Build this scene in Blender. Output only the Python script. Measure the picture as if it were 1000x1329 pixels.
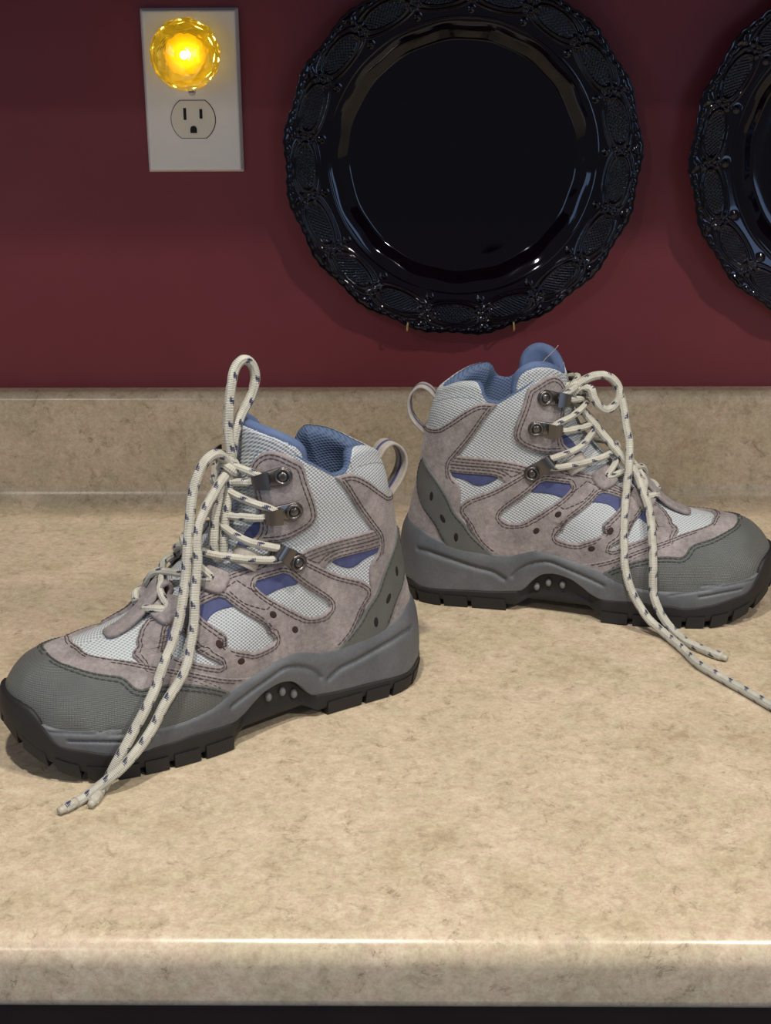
import bpy, bmesh, math, random
import numpy as np
from mathutils import Vector, Matrix
from mathutils.geometry import delaunay_2d_cdt

# ------------------------------------------------------------------ scene reset
for o in list(bpy.data.objects):
    bpy.data.objects.remove(o, do_unlink=True)
scene = bpy.context.scene
COL = scene.collection
rng = random.Random(7)
PI = math.pi

# ------------------------------------------------------------------ camera (units: metres, counter top at z = 0, wall at y = 0)
cam_data = bpy.data.cameras.new('camera')
cam = bpy.data.objects.new('camera', cam_data)
COL.objects.link(cam)
cam_data.sensor_fit = 'VERTICAL'
cam_data.sensor_height = 36.0
cam_data.sensor_width = 27.1
cam_data.lens = 1903.16 / 1329 * 36.0
cam_data.clip_start = 0.02
right = Vector((0.9999053, 0.0126303, -0.0054555))
up = Vector((0.0008427, 0.3395566, 0.9405852))
back = Vector((0.0137323, -0.9405008, 0.3395139))
cam.matrix_world = Matrix(((right.x, up.x, back.x, 0.009376),
                           (right.y, up.y, back.y, -1.20908),
                           (right.z, up.z, back.z, 0.421907),
                           (0, 0, 0, 1)))
scene.camera = cam

# ------------------------------------------------------------------ world and lights
world = bpy.data.worlds.new('room_light')
scene.world = world
world.use_nodes = True
bg = world.node_tree.nodes['Background']
bg.inputs[0].default_value = (0.90, 0.90, 1.0, 1)
bg.inputs[1].default_value = 0.14

def area_light(name, loc, target, sx, sy, power, colour, shape='RECTANGLE'):
    d = bpy.data.lights.new(name, 'AREA')
    d.shape = shape
    d.size = sx
    d.size_y = sy
    d.energy = power
    d.color = colour
    o = bpy.data.objects.new(name, d)
    COL.objects.link(o)
    o.location = loc
    o.rotation_euler = (Vector(target) - Vector(loc)).to_track_quat('-Z', 'Y').to_euler()
    return o

LAMP = (1.0, 0.935, 0.845)
area_light('ceiling_lamp', (-0.14, -0.945, 1.52), (-0.14, -0.85, 0), 0.08, 0.08, 14.5, LAMP, 'DISK')
area_light('ceiling_lamp', (0.54, -0.945, 1.52), (0.50, -0.85, 0), 0.08, 0.08, 9.5, LAMP, 'DISK')
area_light('ceiling_lamp', (1.35, -1.60, 1.52), (0.7, -1.0, 0), 0.11, 0.11, 15, LAMP, 'DISK')
area_light('ceiling_lamp', (-0.9, -2.4, 1.52), (-0.9, -2.0, 0), 0.11, 0.11, 7, LAMP, 'DISK')
area_light('window_daylight', (-2.2, -2.4, 0.7), (0, -0.2, 0.2), 0.9, 1.2, 9, (0.45, 0.66, 1.0))
area_light('window_daylight', (1.6, -3.2, 0.5), (0, 0, 0.2), 0.8, 1.0, 8, (0.45, 0.66, 1.0))

vs = scene.view_settings
scene.display_settings.display_device = 'sRGB'
vs.view_transform = 'Standard'
vs.look = 'None'
vs.exposure = 0.0
vs.gamma = 1.0
vs.use_curve_mapping = False

# ------------------------------------------------------------------ helpers: objects
def tag(o, label=None, cat=None, group=None, kind=None):
    if label: o['label'] = label
    if cat: o['category'] = cat
    if group: o['group'] = group
    if kind: o['kind'] = kind
    return o

def empty(name, loc=(0, 0, 0), rz=0.0):
    o = bpy.data.objects.new(name, None)
    COL.objects.link(o)
    o.location = loc
    o.rotation_euler = (0, 0, rz)
    o.empty_display_size = 0.02
    return o

def link_mesh(name, me, mat, parent=None):
    o = bpy.data.objects.new(name, me)
    COL.objects.link(o)
    if mat: 
        if len(me.materials) == 0: me.materials.append(mat)
    if parent: o.parent = parent
    return o

def mesh_obj(name, verts, faces, mat, parent=None, smooth=True, uvs=None, scale=0.001):
    """verts in millimetres"""
    me = bpy.data.meshes.new(name)
    v = np.asarray(verts, float) * scale
    me.from_pydata(v.tolist(), [], [tuple(int(i) for i in f) for f in faces])
    if smooth:
        me.polygons.foreach_set('use_smooth', [True] * len(me.polygons))
    if uvs is not None:
        l = me.uv_layers.new(name='uv')
        idx = np.empty(len(me.loops), int)
        me.loops.foreach_get('vertex_index', idx)
        l.data.foreach_set('uv', np.asarray(uvs, float)[idx].ravel())
    me.update()
    return link_mesh(name, me, mat, parent)

class MB:
    """collects geometry in millimetres"""
    def __init__(s): s.v = []; s.f = []; s.uv = []
    def add(s, v, f, uv=None):
        n = len(s.v)
        s.v += [tuple(p) for p in v]
        s.f += [tuple(i + n for i in q) for q in f]
        s.uv += [tuple(q) for q in uv] if uv is not None else [(0, 0)] * len(v)
        return s
    def build(s, name, mat, parent=None, smooth=True, mirror=1, uv=False):
        v = np.array(s.v, float); f = s.f
        if mirror < 0:
            v[:, 1] *= -1
            f = [tuple(reversed(q)) for q in f]
        return mesh_obj(name, v, f, mat, parent, smooth, s.uv if uv else None)

def box(c, d, r=0.0, seg=2):
    """bevelled box as (verts, faces), centre c, size d"""
    bm = bmesh.new()
    bmesh.ops.create_cube(bm, size=1)
    for v in bm.verts: v.co = Vector((v.co.x * d[0] + c[0], v.co.y * d[1] + c[1], v.co.z * d[2] + c[2]))
    if r > 0: bmesh.ops.bevel(bm, geom=bm.edges[:], offset=r, segments=seg, profile=0.6, affect='EDGES')
    bm.verts.index_update()
    v = [tuple(q.co) for q in bm.verts]; f = [tuple(q.index for q in p.verts) for p in bm.faces]
    bm.free()
    return v, f

def catmull(P, step=1.5, closed=False):
    P = np.asarray(P, float)
    n = len(P)
    Q = np.vstack([P[-1:], P, P[:2]]) if closed else np.vstack([2 * P[:1] - P[1:2], P, 2 * P[-1:] - P[-2:-1]])
    out = []
    for i in range(n if closed else n - 1):
        a, b, c, d = Q[i], Q[i + 1], Q[i + 2], Q[i + 3]
        k = max(2, int(np.linalg.norm(c - b) / step))
        for t in np.arange(k) / k:
            out.append(0.5 * (2 * b + (c - a) * t + (2 * a - 5 * b + 4 * c - d) * t * t + (3 * b - a - 3 * c + d) * t ** 3))
    if not closed: out.append(P[-1])
    return np.array(out)

def tube(P, r, ns=10, cap=True, step=1.5, v0=0.0, smooth_in=True, flat=1.0):
    """swept tube; r number or per-point array (before resampling)"""
    P = np.asarray(P, float)
    if smooth_in:
        r_ = np.full(len(P), r) if np.ndim(r) == 0 else np.asarray(r, float)
        Q = catmull(np.c_[P, r_], step)
        P, R = Q[:, :3], Q[:, 3]
    else:
        R = np.full(len(P), r) if np.ndim(r) == 0 else np.asarray(r, float)
    T = np.gradient(P, axis=0)
    T /= np.maximum(np.linalg.norm(T, axis=1, keepdims=True), 1e-9)
    n = np.cross(T[0], [0.3, 0.1, 1.0]); n /= np.linalg.norm(n)
    v, f, uv = [], [], []
    L = v0
    for i in range(len(P)):
        if i: L += np.linalg.norm(P[i] - P[i - 1])
        n = n - T[i] * (n @ T[i]); n /= max(np.linalg.norm(n), 1e-9)
        b = np.cross(T[i], n)
        for k in range(ns + 1):
            a = 2 * PI * k / ns
            v.append(P[i] + R[i] * (math.cos(a) * n * flat + math.sin(a) * b)); uv.append((k / ns, L))
    m = ns + 1
    for i in range(len(P) - 1):
        for k in range(ns):
            f.append((i * m + k, i * m + k + 1, (i + 1) * m + k + 1, (i + 1) * m + k))
    if cap:
        f.append(tuple(range(ns - 1, -1, -1))); f.append(tuple((len(P) - 1) * m + k for k in range(ns)))
    return v, f, uv

def ribbon(P, side, width, thick, step=1.2, taper=None):
    """flat band swept along P; side = unit vector across the band"""
    P = catmull(P, step); n = len(P)
    T = np.gradient(P, axis=0); T /= np.linalg.norm(T, axis=1, keepdims=True)
    side = np.asarray(side, float)
    v, f, uv = [], [], []
    prof = [(-1, -.6), (-.9, -1), (.9, -1), (1, -.6), (1, .6), (.9, 1), (-.9, 1), (-1, .6)]
    L = 0
    for i in range(n):
        if i: L += np.linalg.norm(P[i] - P[i - 1])
        s = side - T[i] * (side @ T[i]); s /= np.linalg.norm(s)
        u = np.cross(T[i], s)
        k = 1.0 if taper is None else taper(i / (n - 1))
        for a, b in prof:
            v.append(P[i] + s * a * width / 2 * k + u * b * thick / 2); uv.append((a * width / 2, L))
    m = len(prof)
    for i in range(n - 1):
        for k in range(m):
            f.append((i * m + k, i * m + (k + 1) % m, (i + 1) * m + (k + 1) % m, (i + 1) * m + k))
    f.append(tuple(range(m - 1, -1, -1))); f.append(tuple((n - 1) * m + k for k in range(m)))
    return v, f, uv

def lathe(prof, ns=24, axis='z', c=(0, 0, 0)):
    v, f = [], []
    for r, h in prof:
        for k in range(ns):
            a = 2 * PI * k / ns
            v.append((c[0] + r * math.cos(a), c[1] + r * math.sin(a), c[2] + h))
    for i in range(len(prof) - 1):
        for k in range(ns):
            f.append((i * ns + k, i * ns + (k + 1) % ns, (i + 1) * ns + (k + 1) % ns, (i + 1) * ns + k))
    f.append(tuple(range(ns - 1, -1, -1))); f.append(tuple((len(prof) - 1) * ns + k for k in range(ns)))
    return v, f

# ------------------------------------------------------------------ materials
class NT:
    def __init__(s, name):
        s.m = bpy.data.materials.new(name); s.m.use_nodes = True
        s.t = s.m.node_tree; s.b = s.t.nodes['Principled BSDF']
    def n(s, typ, **kw):
        q = s.t.nodes.new(typ)
        for k, v in kw.items():
            if k.startswith('i_'):
                key = k[2:]
                q.inputs[int(key) if key.isdigit() else key.replace('_', ' ')].default_value = v
            else: setattr(q, k, v)
        return q
    def l(s, a, b): s.t.links.new(a, b)
    def set(s, **kw):
        for k, v in kw.items(): s.b.inputs[k.replace('_', ' ')].default_value = v
    def math(s, op, a, b=None, c=None):
        q = s.n('ShaderNodeMath', operation=op)
        for i, x in enumerate((a, b, c)):
            if x is None: continue
            if isinstance(x, (int, float)): q.inputs[i].default_value = x
            else: s.l(x, q.inputs[i])
        return q.outputs[0]
    def coords(s, scale=1000.0):
        tc = s.n('ShaderNodeTexCoord'); mp = s.n('ShaderNodeMapping')
        mp.inputs['Scale'].default_value = (scale,) * 3
        s.l(tc.outputs['Object'], mp.inputs[0])
        return mp.outputs[0]
    def noise(s, vec, scale, detail=4, rough=0.55, dist=0.0):
        q = s.n('ShaderNodeTexNoise'); q.inputs['Scale'].default_value = scale
        q.inputs['Detail'].default_value = detail; q.inputs['Roughness'].default_value = rough
        q.inputs['Distortion'].default_value = dist
        s.l(vec, q.inputs['Vector']); return q.outputs['Fac']
    def ramp(s, fac, stops):
        q = s.n('ShaderNodeValToRGB'); e = q.color_ramp.elements
        while len(e) < len(stops): e.new(0.5)
        for i, (p, c) in enumerate(stops):
            e[i].position = p; e[i].color = (*c, 1)
        s.l(fac, q.inputs[0]); return q.outputs[0]
    def mix(s, fac, a, b, typ='MIX'):
        q = s.n('ShaderNodeMix', data_type='RGBA', blend_type=typ)
        for x, k in ((fac, 0), (a, 6), (b, 7)):
            if isinstance(x, (int, float)): q.inputs[k].default_value = x
            elif isinstance(x, tuple): q.inputs[k].default_value = (*x, 1)
            else: s.l(x, q.inputs[k])
        return q.outputs[2]
    def bump(s, h, strength=0.3, dist=0.001, prev=None):
        q = s.n('ShaderNodeBump'); q.inputs['Strength'].default_value = strength
        q.inputs['Distance'].default_value = dist
        s.l(h, q.inputs['Height'])
        if prev: s.l(prev, q.inputs['Normal'])
        s.l(q.outputs[0], s.b.inputs['Normal']); return q.outputs[0]
    def col(s, c): s.l(c, s.b.inputs['Base Color'])

def srgb(h):
    h = h.lstrip('#'); c = [int(h[i:i + 2], 16) / 255 for i in (0, 2, 4)]
    return tuple(x / 12.92 if x <= 0.04045 else ((x + 0.055) / 1.055) ** 2.4 for x in c)

M = {}
def simple(name, colour, rough=0.6, var=0.12, nscale=0.15, bump=0.15, bscale=1.2, **kw):
    t = NT(name); v = t.coords()
    n = t.noise(v, nscale, 5)
    a = tuple(c * (1 - var) for c in colour); b = tuple(min(1, c * (1 + var)) for c in colour)
    t.col(t.ramp(n, [(0.3, a), (0.7, b)]))
    t.set(Roughness=rough, **kw)
    if bump: t.bump(t.noise(v, bscale, 3), bump, 0.0004)
    M[name] = t.m
    return t.m

# painted wall
t = NT('maroon_paint'); v = t.coords()
t.col(t.ramp(t.noise(v, 0.012, 3), [(0.3, srgb('#773239')), (0.7, srgb('#7d363d'))]))
t.set(Roughness=0.55); t.b.inputs['Specular IOR Level'].default_value = 0.35
t.bump(t.noise(v, 0.55, 3), 0.12, 0.0006); M['wall'] = t.m

# laminate
t = NT('beige_laminate'); v = t.coords()
n1 = t.noise(v, 0.022, 8, 0.72, 0.3); n2 = t.noise(v, 0.075, 7, 0.75, 0.6); n3 = t.noise(v, 0.5, 4, 0.65); n4 = t.noise(v, 0.03, 6, 0.6, 2.2)
base = t.ramp(n1, [(0.34, srgb('#b9a88f')), (0.46, srgb('#c5b89e')), (0.54, srgb('#ccb9a3')), (0.66, srgb('#d6c6ae'))])
blot = t.ramp(n2, [(0.34, (1, 1, 1)), (0.48, (0, 0, 0))])
c = t.mix(t.math('MULTIPLY', blot, 0.6), base, srgb('#a39680'))
vein = t.math('ABSOLUTE', t.math('SUBTRACT', n4, 0.5))
vein = t.math('MULTIPLY', t.math('LESS_THAN', vein, 0.010), t.math('MULTIPLY', blot, 0.9))
c = t.mix(vein, c, srgb('#8c7c66'))
n5 = t.noise(v, 0.16, 6, 0.8, 0.4)
c = t.mix(0.35, c, t.ramp(n5, [(0.35, (0.28, 0.26, 0.23)), (0.65, (0.86, 0.83, 0.78))]), 'OVERLAY')
fine = t.ramp(n3, [(0.36, (1, 1, 1)), (0.52, (0, 0, 0))])
c = t.mix(t.math('MULTIPLY', fine, 0.2), c, srgb('#93826a'))
t.col(c); t.set(Roughness=0.24); t.bump(n3, 0.04, 0.0002); M['laminate'] = t.m

simple('cabinet_wood', srgb('#2a1a18'), 0.5, 0.25, 0.02, 0.1)
simple('white_plastic', srgb('#ece5dc'), 0.35, 0.01, 0.05, 0)
simple('ivory_plastic', srgb('#e2d9c8'), 0.35, 0.01, 0.05, 0)
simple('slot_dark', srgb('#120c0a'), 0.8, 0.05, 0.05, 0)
simple('screw_metal', srgb('#c9c2ba'), 0.35, 0.03, 0.1, 0, Metallic=0.6)

# cobalt glass, reads almost black on the wall
t = NT('dark_cobalt_glass')
t.set(Base_Color=(0.0040, 0.0016, 0.0045, 1), Roughness=0.06, IOR=1.5)
t.b.inputs['Specular IOR Level'].default_value = 0.42
t.b.inputs['Specular Tint'].default_value = (0.85, 0.9, 1.0, 1)
M['glass'] = t.m

# boot materials
t = NT('taupe_suede'); v = t.coords()
n1 = t.noise(v, 0.05, 5, 0.6); n2 = t.noise(v, 1.1, 3, 0.7)
c = t.ramp(n1, [(0.28, srgb('#7c7575')), (0.5, srgb('#928b8b')), (0.75, srgb('#a69f9e'))])
n4 = t.noise(v, 0.32, 5, 0.75)
c = t.mix(0.30, c, t.ramp(n4, [(0.32, (0.12, 0.10, 0.10)), (0.68, (0.85, 0.82, 0.80))]), 'OVERLAY')
c = t.mix(0.16, c, t.ramp(n2, [(0.3, (0.05, 0.04, 0.04)), (0.7, (0.75, 0.7, 0.68))]), 'OVERLAY')
t.col(c); t.set(Roughness=0.95); t.b.inputs['Sheen Weight'].default_value = 0.18
t.b.inputs['Specular IOR Level'].default_value = 0.15
t.bump(n2, 0.5, 0.0005); M['suede'] = t.m

def woven(name, hi, lo, pitch, amp=0.6, rough=0.75):
    t = NT(name); v = t.coords()
    sp = t.n('ShaderNodeSeparateXYZ'); t.l(v, sp.inputs[0])
    ay = t.math('ABSOLUTE', sp.outputs[1])
    zz = t.math('ADD', sp.outputs[2], t.math('MULTIPLY', ay, -0.55))
    k = PI / pitch
    a = t.math('COSINE', t.math('MULTIPLY', t.math('ADD', sp.outputs[0], t.math('MULTIPLY', zz, 0.18)), k))
    b = t.math('COSINE', t.math('MULTIPLY', t.math('SUBTRACT', zz, t.math('MULTIPLY', sp.outputs[0], 0.18)), k * 1.25))
    h = t.math('ADD', 0.5, t.math('MULTIPLY', t.math('MULTIPLY', a, b), 0.5))
    n = t.noise(v, 0.06, 4)
    c = t.ramp(h, [(0.12, lo), (0.62, hi)])
    c = t.mix(t.math('MULTIPLY', n, 0.35), c, tuple(x * 0.62 for x in hi))
    t.col(c); t.set(Roughness=rough); t.b.inputs['Specular IOR Level'].default_value = 0.3
    t.bump(h, amp, 0.0008); M[name] = t.m
woven('pale_mesh', srgb('#cbd0d2'), srgb('#8a9299'), 1.4)
woven('blue_lining', srgb('#5b6d8d'), srgb('#42526e'), 1.5, 0.4)
simple('blue_trim', srgb('#434a74'), 0.7, 0.15, 0.2, 0.3, 2.0)
simple('blue_piping', srgb('#56688c'), 0.7, 0.08, 0.1, 0.2, 2.0)
simple('stitch_thread', srgb('#46393a'), 0.8, 0.1, 0.5, 0)
simple('dark_thread', srgb('#3a3b39'), 0.8, 0.1, 0.5, 0)
simple('charcoal_leather', srgb('#575956'), 0.62, 0.1, 0.06, 0.25, 2.2)
simple('black_rubber', srgb('#1c1a1b'), 0.62, 0.15, 0.1, 0.2, 0.8)
simple('vent_dark', srgb('#33211e'), 0.9, 0.1, 0.5, 0)
simple('grey_stud', srgb('#77777a'), 0.6, 0.1, 0.3, 0.1)
simple('webbing', srgb('#a19a92'), 0.85, 0.1, 0.3, 0.4, 1.5)
simple('aglet_plastic', srgb('#b7b1a2'), 0.3, 0.05, 0.3, 0)

t = NT('ribbed_toe_rubber'); v = t.coords()
sp = t.n('ShaderNodeSeparateXYZ'); t.l(v, sp.inputs[0])
k = PI / 0.95
a = t.math('SINE', t.math('MULTIPLY', t.math('ADD', sp.outputs[0], t.math('MULTIPLY', sp.outputs[1], -0.55)), k))
b = t.math('SINE', t.math('MULTIPLY', sp.outputs[2], k))
h = t.math('MULTIPLY', t.math('ABSOLUTE', a), t.math('ABSOLUTE', b))
n = t.noise(v, 0.04, 5)
c = t.ramp(n, [(0.3, srgb('#545755')), (0.7, srgb('#646765'))])
c = t.mix(t.math('MULTIPLY', h, 0.25), c, srgb('#727572'))
t.col(c); t.set(Roughness=0.42); t.bump(h, 0.55, 0.0006); M['toe_rubber'] = t.m

t = NT('grey_midsole_foam'); v = t.coords()
n = t.noise(v, 0.03, 6, 0.6); n2 = t.noise(v, 0.5, 4)
c = t.ramp(n, [(0.3, srgb('#505358')), (0.6, srgb('#626569')), (0.8, srgb('#747373'))])
c = t.mix(0.12, c, t.ramp(n2, [(0.35, (0.06, 0.06, 0.07)), (0.65, (0.6, 0.6, 0.6))]), 'OVERLAY')
t.col(c); t.set(Roughness=0.55); t.bump(n2, 0.12, 0.0004); M['midsole'] = t.m

t = NT('gunmetal'); t.set(Base_Color=(0.15, 0.14, 0.135, 1), Metallic=0.9, Roughness=0.3); M['metal'] = t.m
t = NT('bright_metal'); t.set(Base_Color=(0.36, 0.34, 0.32, 1), Metallic=0.95, Roughness=0.22); M['metal_light'] = t.m
t = NT('brass_wire'); t.set(Base_Color=(0.55, 0.42, 0.2, 1), Metallic=0.8, Roughness=0.35); M['wire'] = t.m

# braided lace: off-white with navy flecks, in lace uv (around, millimetres along)
t = NT('flecked_lace')
uv = t.n('ShaderNodeUVMap'); uv.uv_map = 'uv'
sp = t.n('ShaderNodeSeparateXYZ'); t.l(uv.outputs[0], sp.inputs[0])
U, V = sp.outputs[0], sp.outputs[1]
b1 = t.math('SINE', t.math('ADD', t.math('MULTIPLY', V, 3.3), t.math('MULTIPLY', U, 2 * PI * 4)))
b2 = t.math('SINE', t.math('SUBTRACT', t.math('MULTIPLY', V, 3.3), t.math('MULTIPLY', U, 2 * PI * 4)))
br = t.math('MULTIPLY', b1, b2)
def fleck(off, uc, ln):
    vv = t.math('MULTIPLY', t.math('FRACT', t.math('ADD', t.math('DIVIDE', V, 14.0), off)), 14.0)
    skew = t.math('ADD', U, t.math('MULTIPLY', vv, 0.02))
    du = t.math('SUBTRACT', t.math('FRACT', t.math('ADD', t.math('SUBTRACT', skew, uc), 0.5)), 0.5)
    e = t.math('ADD', t.math('POWER', t.math('ABSOLUTE', t.math('DIVIDE', du, 0.085)), 2.0), t.math('POWER', t.math('ABSOLUTE', t.math('DIVIDE', t.math('SUBTRACT', vv, 3.0), ln / 2)), 2.0))
    return t.math('LESS_THAN', e, t.math('ADD', 0.75, t.math('MULTIPLY', br, 0.75)))
fl = t.math('MAXIMUM', fleck(0.0, 0.12, 4.6), t.math('MAXIMUM', fleck(0.5, 0.45, 4.6), fleck(0.25, 0.78, 4.6)))
v = t.coords(); n = t.noise(v, 0.12, 4)
c = t.ramp(n, [(0.3, srgb('#b3b0a4')), (0.7, srgb('#ccc9bb'))])
c = t.mix(fl, c, srgb('#3d3f58'))
t.col(c); t.set(Roughness=0.85); t.bump(br, 0.5, 0.0005); M['lace'] = t.m

# night light
t = NT('amber_lens')
t.set(Base_Color=(1.0, 0.78, 0.12, 1), Roughness=0.03, IOR=1.5)
t.b.inputs['Transmission Weight'].default_value = 1.0
t.b.inputs['Emission Color'].default_value = (1.0, 0.60, 0.02, 1)
t.b.inputs['Emission Strength'].default_value = 0.10
M['amber'] = t.m
t = NT('lit_bulb')
t.set(Base_Color=(1, 0.8, 0.4, 1)); t.b.inputs['Emission Color'].default_value = (1.0, 0.80, 0.30, 1)
t.b.inputs['Emission Strength'].default_value = 25; M['bulb'] = t.m
t = NT('amber_reflector')
t.set(Base_Color=(0.95, 0.68, 0.10, 1), Roughness=0.35); M['reflector'] = t.m

# ================================================================== THE SETTING
v, f = box((0, 10, 350), (3000, 20, 2200))
tag(mesh_obj('wall_back', v, f, M['wall'], None, False), 'dark maroon painted kitchen wall behind the countertop', kind='structure')

# countertop: one post-formed profile (front roll, deck, cove, backsplash)
def extrude_x(prof, x0, x1, n=2):
    m = len(prof); v = []; f = []
    for i in range(n):
        x = x0 + (x1 - x0) * i / (n - 1)
        v += [(x, a, b) for a, b in prof]
    for i in range(n - 1):
        for k in range(m):
            f.append((i * m + k, (i + 1) * m + k, (i + 1) * m + (k + 1) % m, i * m + (k + 1) % m))
    f.append(tuple(range(m))); f.append(tuple((n - 1) * m + k for k in range(m - 1, -1, -1)))
    return v, f
def arc(cx, cy, r, a0, a1, n):
    return [(cx + r * math.cos(math.radians(a0 + (a1 - a0) * i / n)), cy + r * math.sin(math.radians(a0 + (a1 - a0) * i / n))) for i in range(n + 1)]
deck = [(-39, -38), (-600, -38)] + arc(-628, -31, 7, -90, -180, 6) + arc(-622, -13, 13, 180, 90, 14) + [(-400, 0), (-200, 0), (-38.2, 0)]
v, f = extrude_x(deck, -1400, 1400)
o = mesh_obj('countertop', v, f, M['laminate'], None, True)
md = o.modifiers.new('edges', 'EDGE_SPLIT'); md.split_angle = math.radians(40)
tag(o, 'mottled beige laminate countertop with a rounded front edge', 'countertop')
bs = arc(-38, 19, 19, -90, 0, 14) + [(-19, 60)] + arc(-11, 90, 8.5, 180, 90, 10) + [(-0.5, 98.6), (-0.5, -38), (-38, -38)]
v, f = extrude_x(bs, -1400, 1400)
o = mesh_obj('backsplash', v, f, M['laminate'], None, True)
md = o.modifiers.new('edges', 'EDGE_SPLIT'); md.split_angle = math.radians(40)
tag(o, 'low beige laminate backsplash coved up the wall behind the boots', 'backsplash')

# base cabinet under the counter (only a dark strip shows)
cab = empty('base_cabinet', (0, -0.3, -0.88))
tag(cab, 'dark brown base cabinet in the shadow under the countertop edge', 'cabinet')
m = MB(); m.add(*box((0, 10, 420), (2790, 570, 840), 2)); m.build('carcass', M['cabinet_wood'], cab, False)
for i in range(5):
    x = -1100 + i * 550
    d = MB(); d.add(*box((x, -284, 350), (530, 18, 560), 3)); dd = d.build('door', M['cabinet_wood'], cab, False)
    d = MB(); d.add(*box((x, -284, 730), (530, 18, 170), 3)); d.build('drawer_front', M['cabinet_wood'], cab, False)

# wall cupboard above the picture: its underside shades the upper wall
cup = empty('wall_cupboard', (0, -0.16, 0.485))
tag(cup, 'dark brown wall cupboard hung above the plates', 'cupboard')
m = MB(); m.add(*box((0, 0, 350), (2600, 318, 700), 2)); m.build('carcass', M['cabinet_wood'], cup, False)
for i in range(5):
    m = MB(); m.add(*box((-1040 + i * 520, -168, 350), (508, 16, 680), 3)); m.build('door', M['cabinet_wood'], cup, False)

# ================================================================== OUTLET AND NIGHT LIGHT
OX, OZ = -159.4, 341.6
out = empty('wall_outlet', (OX / 1000, 0, OZ / 1000))
tag(out, 'white plastic electrical outlet cover on the maroon wall', 'outlet')
def plate_pts(wd, ht, dep, r):
    bm = bmesh.new()
    bmesh.ops.create_cube(bm, size=1)
    for q in bm.verts:
        k = 0.94 if q.co.y < 0 else 1.0
        q.co = Vector((q.co.x * (wd - (0 if q.co.y > 0 else 5)), q.co.y * dep - dep / 2, q.co.z * (ht - (0 if q.co.y > 0 else 5))))
    bmesh.ops.bevel(bm, geom=bm.edges[:], offset=r, segments=3, profile=0.5, affect='EDGES')
    bm.verts.index_update()
    a = [tuple(q.co) for q in bm.verts], [tuple(q.index for q in p.verts) for p in bm.faces]
    bm.free(); return a
m = MB(); m.add(*plate_pts(77.7, 126.3, 6.0, 1.2)); m.build('cover_plate', M['white_plastic'], out, False)
def rec_outline(s=1.0):
    r = 17.4 * s; h = 14.4 * s; a0 = math.asin(h / r)
    pts = []
    for i in range(13): a = -a0 + 2 * a0 * i / 12; pts.append((r * math.cos(a), r * math.sin(a)))
    for i in range(13): a = PI - a0 + 2 * a0 * i / 12; pts.append((r * math.cos(a), r * math.sin(a)))
    return pts
def slab(pts, y0, y1, cz, cx=0.0):
    n = len(pts)
    v = [(cx + a, y0, cz + b) for a, b in pts] + [(cx + a, y1, cz + b) for a, b in pts]
    f = [tuple(range(n)), tuple(range(2 * n - 1, n - 1, -1))] + [(i, i + n, (i + 1) % n + n, (i + 1) % n) for i in range(n)]
    return v, f
for dz in (-21.2, 21.2):
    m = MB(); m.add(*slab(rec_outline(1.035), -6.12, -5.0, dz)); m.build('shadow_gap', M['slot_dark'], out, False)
    m = MB(); m.add(*slab(rec_outline(), -7.0, -5.0, dz)); rc = m.build('receptacle', M['ivory_plastic'], out, False)
    for sx, hh in ((-6.4, 9.2), (6.4, 7.4)):
        m = MB(); m.add(*box((sx, -7.0, dz + 4.2), (2.3, 0.5, hh))); m.build('slot', M['slot_dark'], rc, False)
    pts = [(-2.6, -3)] + [(2.6, -3)] + [(2.6 * math.cos(a), 2.6 * math.sin(a) * 1.0) for a in np.linspace(0, PI, 9)]
    m = MB(); m.add(*slab(pts, -7.3, -6.8, dz - 7.6)); m.build('ground_hole', M['slot_dark'], rc, False)
v, f = lathe([(3.0, 0), (3.0, 0.8), (2.4, 1.3), (0.4, 1.5)], 16)
m = MB(); m.add([(a, -6.0 - c, b) for a, b, c in v], [tuple(reversed(q)) for q in f]); sc = m.build('screw', M['screw_metal'], out)
m = MB(); m.add(*box((0, -7.5, 0), (4.2, 0.3, 0.8))); m.build('slot', M['slot_dark'], sc, False)

nl = empty('night_light', (-0.1608, -0.007, 0.3705))
tag(nl, 'glowing amber faceted crystal night light plugged into the outlet', 'night light')
m = MB(); m.add(*box((1, -5, -5), (25, 10, 30), 2)); m.build('plug_body', M['white_plastic'], nl, False)
def rings(spec):
    """faceted gem: spec = (radius, depth, angular offset, sides)"""
    v, f = [], []
    for r, h, off, n in spec:
        for k in range(n):
            a = 2 * PI * (k + off) / n + 0.16
            v.append((r * math.cos(a), -h, r * math.sin(a)))
    b = 0
    for i in range(len(spec) - 1):
        n = spec[i][3]
        s = spec[i + 1][2] - spec[i][2]
        for k in range(n):
            k1 = (k + 1) % n
            if abs(s) < 0.01: f.append((b + k, b + k1, b + n + k1, b + n + k))
            elif s > 0: f += [(b + k, b + k1, b + n + k), (b + k1, b + n + k1, b + n + k)]
            else: f += [(b + k, b + k1, b + n + k1), (b + k, b + n + k1, b + n + k)]
        b += n
    n = spec[-1][3]; f.append(tuple(b + k for k in range(n)))
    n0 = spec[0][3]; f.append(tuple(reversed(range(n0))))
    return v, f
m = MB(); m.add(*rings([(25.0, 12, 0, 10), (27.8, 15, 0, 10), (27.0, 20, 0.5, 10), (24.6, 22, 0, 10), (23.0, 27, 0.5, 10), (18.5, 31, 0, 10), (12.5, 34, 0.5, 10), (6, 36, 0, 10)]))
lens = m.build('lens', M['amber'], nl, False)
m = MB(); m.add(*rings([(10, 9.5, 0, 10), (12.5, 11.5, 0, 10), (8, 11.7, 0.5, 10)])); m.build('reflector', M['reflector'], nl, False)
v, f = lathe([(0.6, -4), (2.4, -3.2), (3.3, -1.2), (3.3, 1.2), (2.4, 3.2), (0.6, 4)], 12)
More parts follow.
